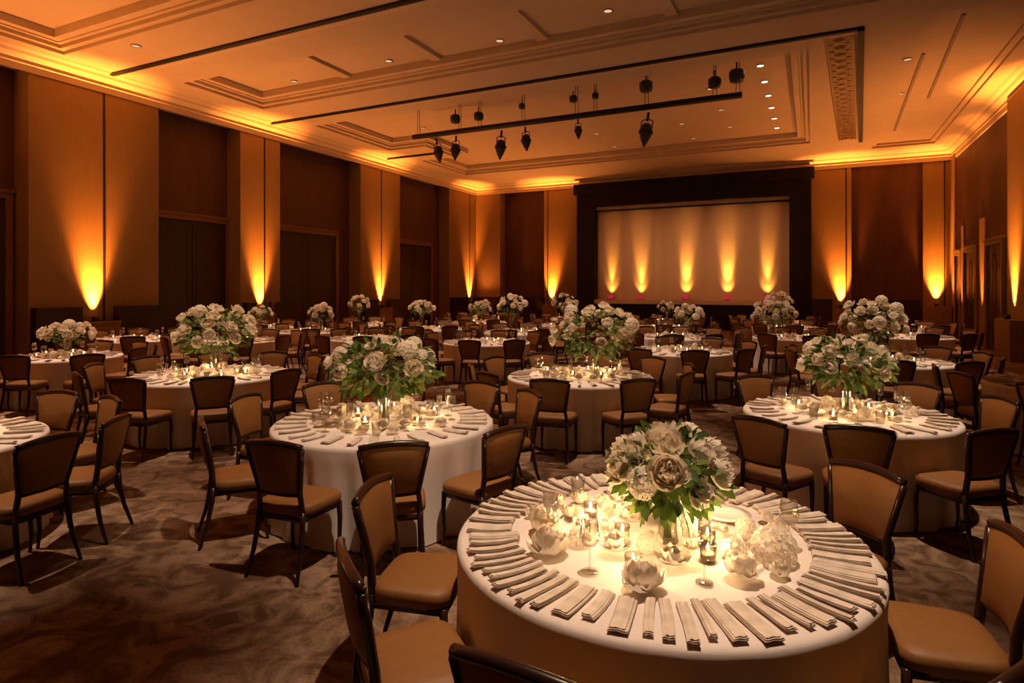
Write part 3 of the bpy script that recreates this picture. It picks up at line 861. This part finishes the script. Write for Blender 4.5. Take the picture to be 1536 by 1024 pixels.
def bouquet(Tb, bq, seed):
    rnd = random.Random(seed)
    x, y = Tb['c']
    ol = bq['off']
    dx, dy = room(*ol)
    x, y = x + dx, y + dy
    near = Tb['lvl'] < 2
    root = link('bouquet', None, loc=(x, y, .762))
    tag(root, None, 'bouquet', 'white flower centrepieces')
    root['label'] = ('white and green bouquet in a clear vase on the ' + Tb['P'])
    h, w, ht = bq['h'], bq['w'], bq['ht']
    neck = .05
    vh = h - ht * .45
    if bq.get('tall'):
        vp = [(0, 0), (.07, 0), (.072, .006), (.02, .03), (.022, vh * .4), (.05, vh * .8), (.085, vh), (.083, vh), (.046, vh * .8), (.016, vh * .4), (0, .05)]
    else:
        vp = [(0, 0), (.048, 0), (.050, .006), (.042, vh * .3), (.045, vh * .7), (.06, vh), (.058, vh), (.042, vh * .7), (.039, vh * .3), (.044, .014), (0, .012)]
    link('vase', MB().lathe(vp, 18).data('vase', 'glass'), root)
    st = MB()
    for k in range(9):
        a = rnd.uniform(0, 6.28)
        st.tube([(.018 * cos(a + 2), .018 * sin(a + 2), .02), (.022 * cos(a), .022 * sin(a), vh), (w * .5 * cos(a), w * .5 * sin(a), h)], .0045, 5)
    for k in range(14 if near else 0):
        a = rnd.uniform(0, 6.28); zz = rnd.uniform(.02, vh)
        p = Vector((.02 * cos(a), .02 * sin(a), zz)); d = Vector((cos(a), sin(a), .6)) * .03; s = Vector((-sin(a), cos(a), 0)) * .008
        st.add([p, p + d * .5 + s, p + d, p + d * .5 - s], [(0, 1, 2, 3)])
    link('stems', st.data('stems', 'stem'), root)
    nl = int((260 if near else 130) * bq['dens'] * (1 if w < .4 else 1.35))
    fo = link('foliage', leaves(w * bq.get('lf', .92), ht * bq.get('lf', .92), nl, seed), root, loc=(0, 0, h + ht * .25))
    fo['kind'] = 'stuff'
    n = bq['n']
    wm = .062
    for k in range(n):
        z = 1 - 1.25 * (k + .5) / n
        a = k * 2.39996 + rnd.uniform(-.3, .3)
        q = math.sqrt(max(0, 1 - z * z))
        rr = rnd.uniform(.84, 1.05)
        s = rnd.uniform(.85, 1.25) * (1.25 if near and w > .3 else 1.0) * (1.0 if w > .3 or not near else 1.12) * (1.35 if not near else 1) * bq.get('bs', 1.0)
        p = (q * cos(a) * w * rr, q * sin(a) * w * rr, h + ht * .25 + z * ht * rr)
        nrm = Vector((q * cos(a), q * sin(a), z * .8 + .25)).normalized()
        kd, me = BL[rnd.randrange(len(BL))]
        o = link('bloom', me, root, loc=p, rot=nrm.to_track_quat('Z', 'Y').to_euler(), sc=s)
    return root

# place the tables ------------------------------------------------------------
def put(name, data, Tb, x, y, z, rz, phrase, cat, group, parts=None, rx=0, ry=0, sc=None, key=None):
    if key in SKIP:
        return None
    o = link(name, None if parts else data, loc=(x, y, z), rot=(rx, ry, rz), sc=sc)
    tag(o, None, cat, group)
    if parts:
        for n, me in parts:
            c = link(n, me, o)
            if n == 'candle': link('flame', VF, c)
    pend(o, phrase, Tb, x, y)
    return o
VP_ = [('cup', VC), ('candle', VW)]
ZT = .7645
for Tb in TABLES:
    cx, cy = Tb['c']
    k = Tb['key']
    rt = link('banquet_table', None, loc=(cx, cy, 0))
    tag(rt, Tb['label'], 'table', 'round banquet tables')
    ck = Tb['r'] if Tb['lvl'] == 3 else k
    if ck not in CLOTHS:
        CLOTHS[ck] = cloth_mesh(Tb['r'], ord(k))
    link('tablecloth', CLOTHS[ck], rt, rot=(0, 0, 0 if Tb['lvl'] < 2 else ord(k)))
    link('tabletop', TOPD, rt)
# chairs: listed ones first, then the rest where there is room
def try_chair(Tb, deg, extra, force, key):
    cx, cy = Tb['c']
    a = math.radians(deg)
    R = Tb['R'] + extra
    dx, dy = room(cos(a) * R, sin(a) * R)
    x, y = cx + dx, cy + dy
    if not (XL + .85 < x < XR - .45 and -1 < y < YB - .9):
        return
    l, f = camf(x, y)
    if f < .8 or abs(l) > f * .832 + .55:
        return
    if not force:
        if any(hyp(x - p, y - q) < .70 for p, q in CHAIRS): return
    elif any(hyp(x - p, y - q) < .5 for p, q in CHAIRS):
        return
    if any(o is not Tb and hyp(x - o['c'][0], y - o['c'][1]) < o['r'] + .45 for o in TABLES): return
    CHAIRS.append((x, y))
    if key in SKIP: return
    tw = random.Random(key).uniform(-.12, .12)
    o = chair(x, y, atan2(dx, -dy) + tw * {0: .4, 1: .35}.get(Tb['lvl'], 1), Tb, f < 16)
for Tb in TABLES:
    if Tb['ch'] != auto:
        for i, c in enumerate(Tb['ch']):
            a, e = c if isinstance(c, tuple) else (c, 0)
            try_chair(Tb, a, e, True, 'c%s%d' % (Tb['key'], i))
for Tb in TABLES:
    if Tb['ch'] == auto:
        rnd = random.Random(Tb['key'])
        a0 = rnd.uniform(0, 36)
        for i in range(10):
            try_chair(Tb, a0 + 36 * i, rnd.uniform(0, .08), False, 'c%s%d' % (Tb['key'], i))
# table tops
BS = [None]
for Tb in TABLES:
    cx, cy = Tb['c']
    k, lvl, r = Tb['key'], Tb['lvl'], Tb['r']
    rnd = random.Random('top' + k)
    busy = []
    if Tb['bq']:
        b = bouquet(Tb, Tb['bq'], ord(k))
        busy.append((b.location.x - cx, b.location.y - cy, .085))
    def free(x, y, q):
        if any(hyp(x - a, y - b) < q + c for a, b, c in busy): return False
        busy.append((x, y, q)); return True
    # napkin strips fanned around the rim
    N = {0: 76, 1: 30, 2: 20, 3: 22}[lvl]
    r0 = r - .155
    plan, t = [], 0.0
    if lvl == 0:
        while True:
            jj = rnd.choice((0, 1, 2, 3, 4, 5, 6, 1, 4, 0))
            step = (STW[jj] * 1.08 + rnd.uniform(.008, .014)) / (r0 - .13)
            if t + step > 2 * PI: break
            plan.append((t + step / 2, jj)); t += step
    else:
        for i in range(N):
            jj = rnd.randrange(6)
            if STW[jj] > 2 * PI * (r0 - .15) / N * .85: jj = 4
            plan.append((2 * PI * (i + rnd.uniform(-.18, .18)) / N, jj))
    for i, (a, j) in enumerate(plan):
        s = 1.0
        rr = r0 + rnd.uniform(-.02, .015)
        dx, dy = room(cos(a) * rr, sin(a) * rr)
        rz = atan2(dy, dx) - PI / 2 + rnd.uniform(-.10, .10) * (.35 if lvl == 0 else 1)
        if lvl == 3:
            mt = Matrix.Translation((cx + dx, cy + dy, ZT)) @ Matrix.Rotation(rz, 4, 'Z')
            FARN.add([mt @ Vector(p) for p in STRV[j].v], STRV[j].f)
            FARN.m[-len(STRV[j].f):] = STRV[j].m
            continue
        put('napkin', STR[j], Tb, cx + dx, cy + dy, ZT, rz, 'folded linen napkin', 'napkin', 'folded napkins fanned on the ' + Tb['P'], sc=(1, rnd.uniform(.86, 1.04), .7), key='n%s%d' % (k, i))
    inner = r - .31
    def ring(n, q, ra, rb, fn, a0=0):
        for i in range(n):
            for t in range(24):
                a = a0 + 2 * PI * (i + rnd.uniform(-.35, .35)) / n
                rr = rnd.uniform(ra, rb)
                dx, dy = room(cos(a) * rr, sin(a) * rr)
                if free(dx, dy, q):
                    fn(i, cx + dx, cy + dy, a); break
    GP = lvl < 2
    if lvl == 0:        # glasses the photo shows at the rear of the nearest table
        busy.append((*room(.40, .20), .128))
        for i, (pxx, rr_, kind) in enumerate(((850, .60, 't'), (865, .56, 't'), (925, .585, 'f'), (938, .60, 'f'), (1082, .585, 'w'), (1096, .56, 'w'), (1110, .60, 'w'), (1124, .56, 'w'), (1170, .58, 't'), (1186, .60, 't'), (1197, .56, 't'))):
            ang = math.radians({850: 122, 865: 116, 925: 103, 938: 99, 1082: 70, 1096: 66, 1110: 61, 1124: 56, 1170: 43, 1186: 38, 1197: 33}[pxx])
            dx, dy = room(cos(ang) * rr_, sin(ang) * rr_)
            if free(dx, dy, .042):
                nm, me, pt, ph = {'t': ('tumbler', TUM, None, 'clear tumbler'), 'f': ('flute_glass', FLJ, FLP, 'clear flute glass'), 'w': ('wine_glass', WGJ, WGP, 'clear wine glass')}[kind]
                put(nm, me, Tb, cx + dx, cy + dy, ZT, 0, ph, 'glass', 'glassware on the nearest table', pt, key='h%d' % i)
        dx, dy = room(.40, .20)
        put('dinner_plate', PL, Tb, cx + dx, cy + dy, ZT, 0, 'white plate', 'plate', None, key='plate')
    def bl(i, x, y, a):
        s = BS[0] or rnd.uniform(.9, 1.1)
        kd, me = BL[rnd.randrange(len(BL))]
        lowest = -.004 if kd != 'hyd' else -.012
        put('loose_bloom', me, Tb, x, y, ZT - lowest * s + .004, rnd.uniform(0, 6), 'loose white bloom', 'flower', 'loose blooms on the ' + Tb['P'], sc=s, key='b%s%d' % (k, i))
    def vo(i, x, y, a):
        if lvl < 2:
            pl = bpy.data.lights.new('votive_glow', 'POINT')
            pl.energy = 3.2 if lvl == 0 else 2.6
            pl.color = (1.0, .60, .28); pl.shadow_soft_size = .012
            po = bpy.data.objects.new('votive_glow', pl); COL.objects.link(po); po.location = (x, y, ZT + .085)
        put('votive_candle', None, Tb, x, y, ZT, 0, 'lit votive candle', 'candle', 'votive candles on the ' + Tb['P'], VP_, key='v%s%d' % (k, i))
    def gl(i, x, y, a):
        q = i % 3
        nm, me, pt, ph = (('wine_glass', WGJ, WGP, 'clear wine glass'), ('flute_glass', FLJ, FLP, 'clear flute glass'), ('tumbler', TUM, None, 'clear tumbler'))[q]
        put(nm, me, Tb, x, y, ZT, 0, ph, 'glass', 'glassware on the ' + Tb['P'], pt if GP else None, key='g%s%d' % (k, i))
    ring({0: 9, 1: 5, 2: 5, 3: 4}[lvl], .045, .16, inner - .10, vo, .3)
    ring({0: 5, 1: 14, 2: 12, 3: 9}[lvl], .045, inner - .14, inner - .04, gl)
    if lvl == 0:
        cnt = 0
        for t in range(3200):
            a, rr = rnd.uniform(0, 2 * PI), rnd.uniform(.12, inner - .03)
            big = cnt < 9 and t < 500
            s_ = rnd.uniform(1.35, 1.6) if big else rnd.uniform(.72, 1.1)
            dx, dy = room(cos(a) * rr, sin(a) * rr)
            if cnt < 70 and free(dx, dy, .066 * s_):
                BS[0] = s_; bl(cnt, cx + dx, cy + dy, a); cnt += 1
        BS[0] = None
    else:
        ring({1: 26, 2: 14, 3: 9}[lvl], .070, .13, inner - .03, bl)
    # downlight over the table
    if k not in 'h':
        l, f = camf(cx, cy)
        zc = ceil_z(cx, cy)
        lx, ly = cx, cy
        nd = sorted((hyp(q[3] - cx, q[2] - cy), q[3], q[2]) for q in ndl)
        if lvl and nd and nd[0][0] < 3.2:
            lx, ly = nd[0][1:]
        else:
            downlight(cx, cy)
        zc = ceil_z(lx, ly)
        spot('table_lamp', (lx, ly, zc - .06), (cx, cy, .7), {0: 1900, 1: 1900, 2: 1800, 3: 1600}[lvl], 32 if lvl else 36, .9, (1.0, .70, .48), .06)

tag(link('far_napkins', FARN.data('far_napkins', ['linen', 'taupe'], False)), 'folded linen napkins fanned on the far tables at the back of the room', 'napkins', None, 'stuff')

# ------------------------------------------------------------------ labels
groups = {}
for o, ph, P, far, q in PEND:
    groups.setdefault((ph, P, far), []).append((q, o))
for (ph, P, far), L in groups.items():
    L.sort(key=lambda t: t[0])
    side = 'far' if far else 'near'
    for i, (q, o) in enumerate(L):
        if len(L) == 1:
            o['label'] = '%s on the %s side of the %s' % (ph, side, P)
        else:
            o['label'] = '%s %s from left, %s side of %s' % (ordn(i), ph, side, P)
ndl.sort(key=lambda t: (t[2] > 15.5, t[2] > 11, t[0]))
vis = {}
for q, o, y, x in ndl:
    zone = 'beyond the lighting bar' if y > 16.9 else ('between the two black tracks' if 9.8 < y < 15 else ('before the near black track' if y <= 9.8 else 'beside the lighting bar'))
    vis.setdefault(zone, []).append(o)
for zone, L in vis.items():
    for i, o in enumerate(L):
        o['label'] = '%s small round downlight from left in the ceiling %s' % (ordn(i), zone)

# world: a closed room, only a trace of warm ambient
w = bpy.data.worlds.new('world')
w.use_nodes = True
w.node_tree.nodes['Background'].inputs[0].default_value = (0.02, 0.01, 0.004, 1)
w.node_tree.nodes['Background'].inputs[1].default_value = 1.0
SC.world = w
SC.cycles.max_bounces = 10
SC.cycles.transparent_max_bounces = 12
SC.cycles.sample_clamp_indirect = 4.0
SC.cycles.caustics_reflective = False
SC.cycles.caustics_refractive = False
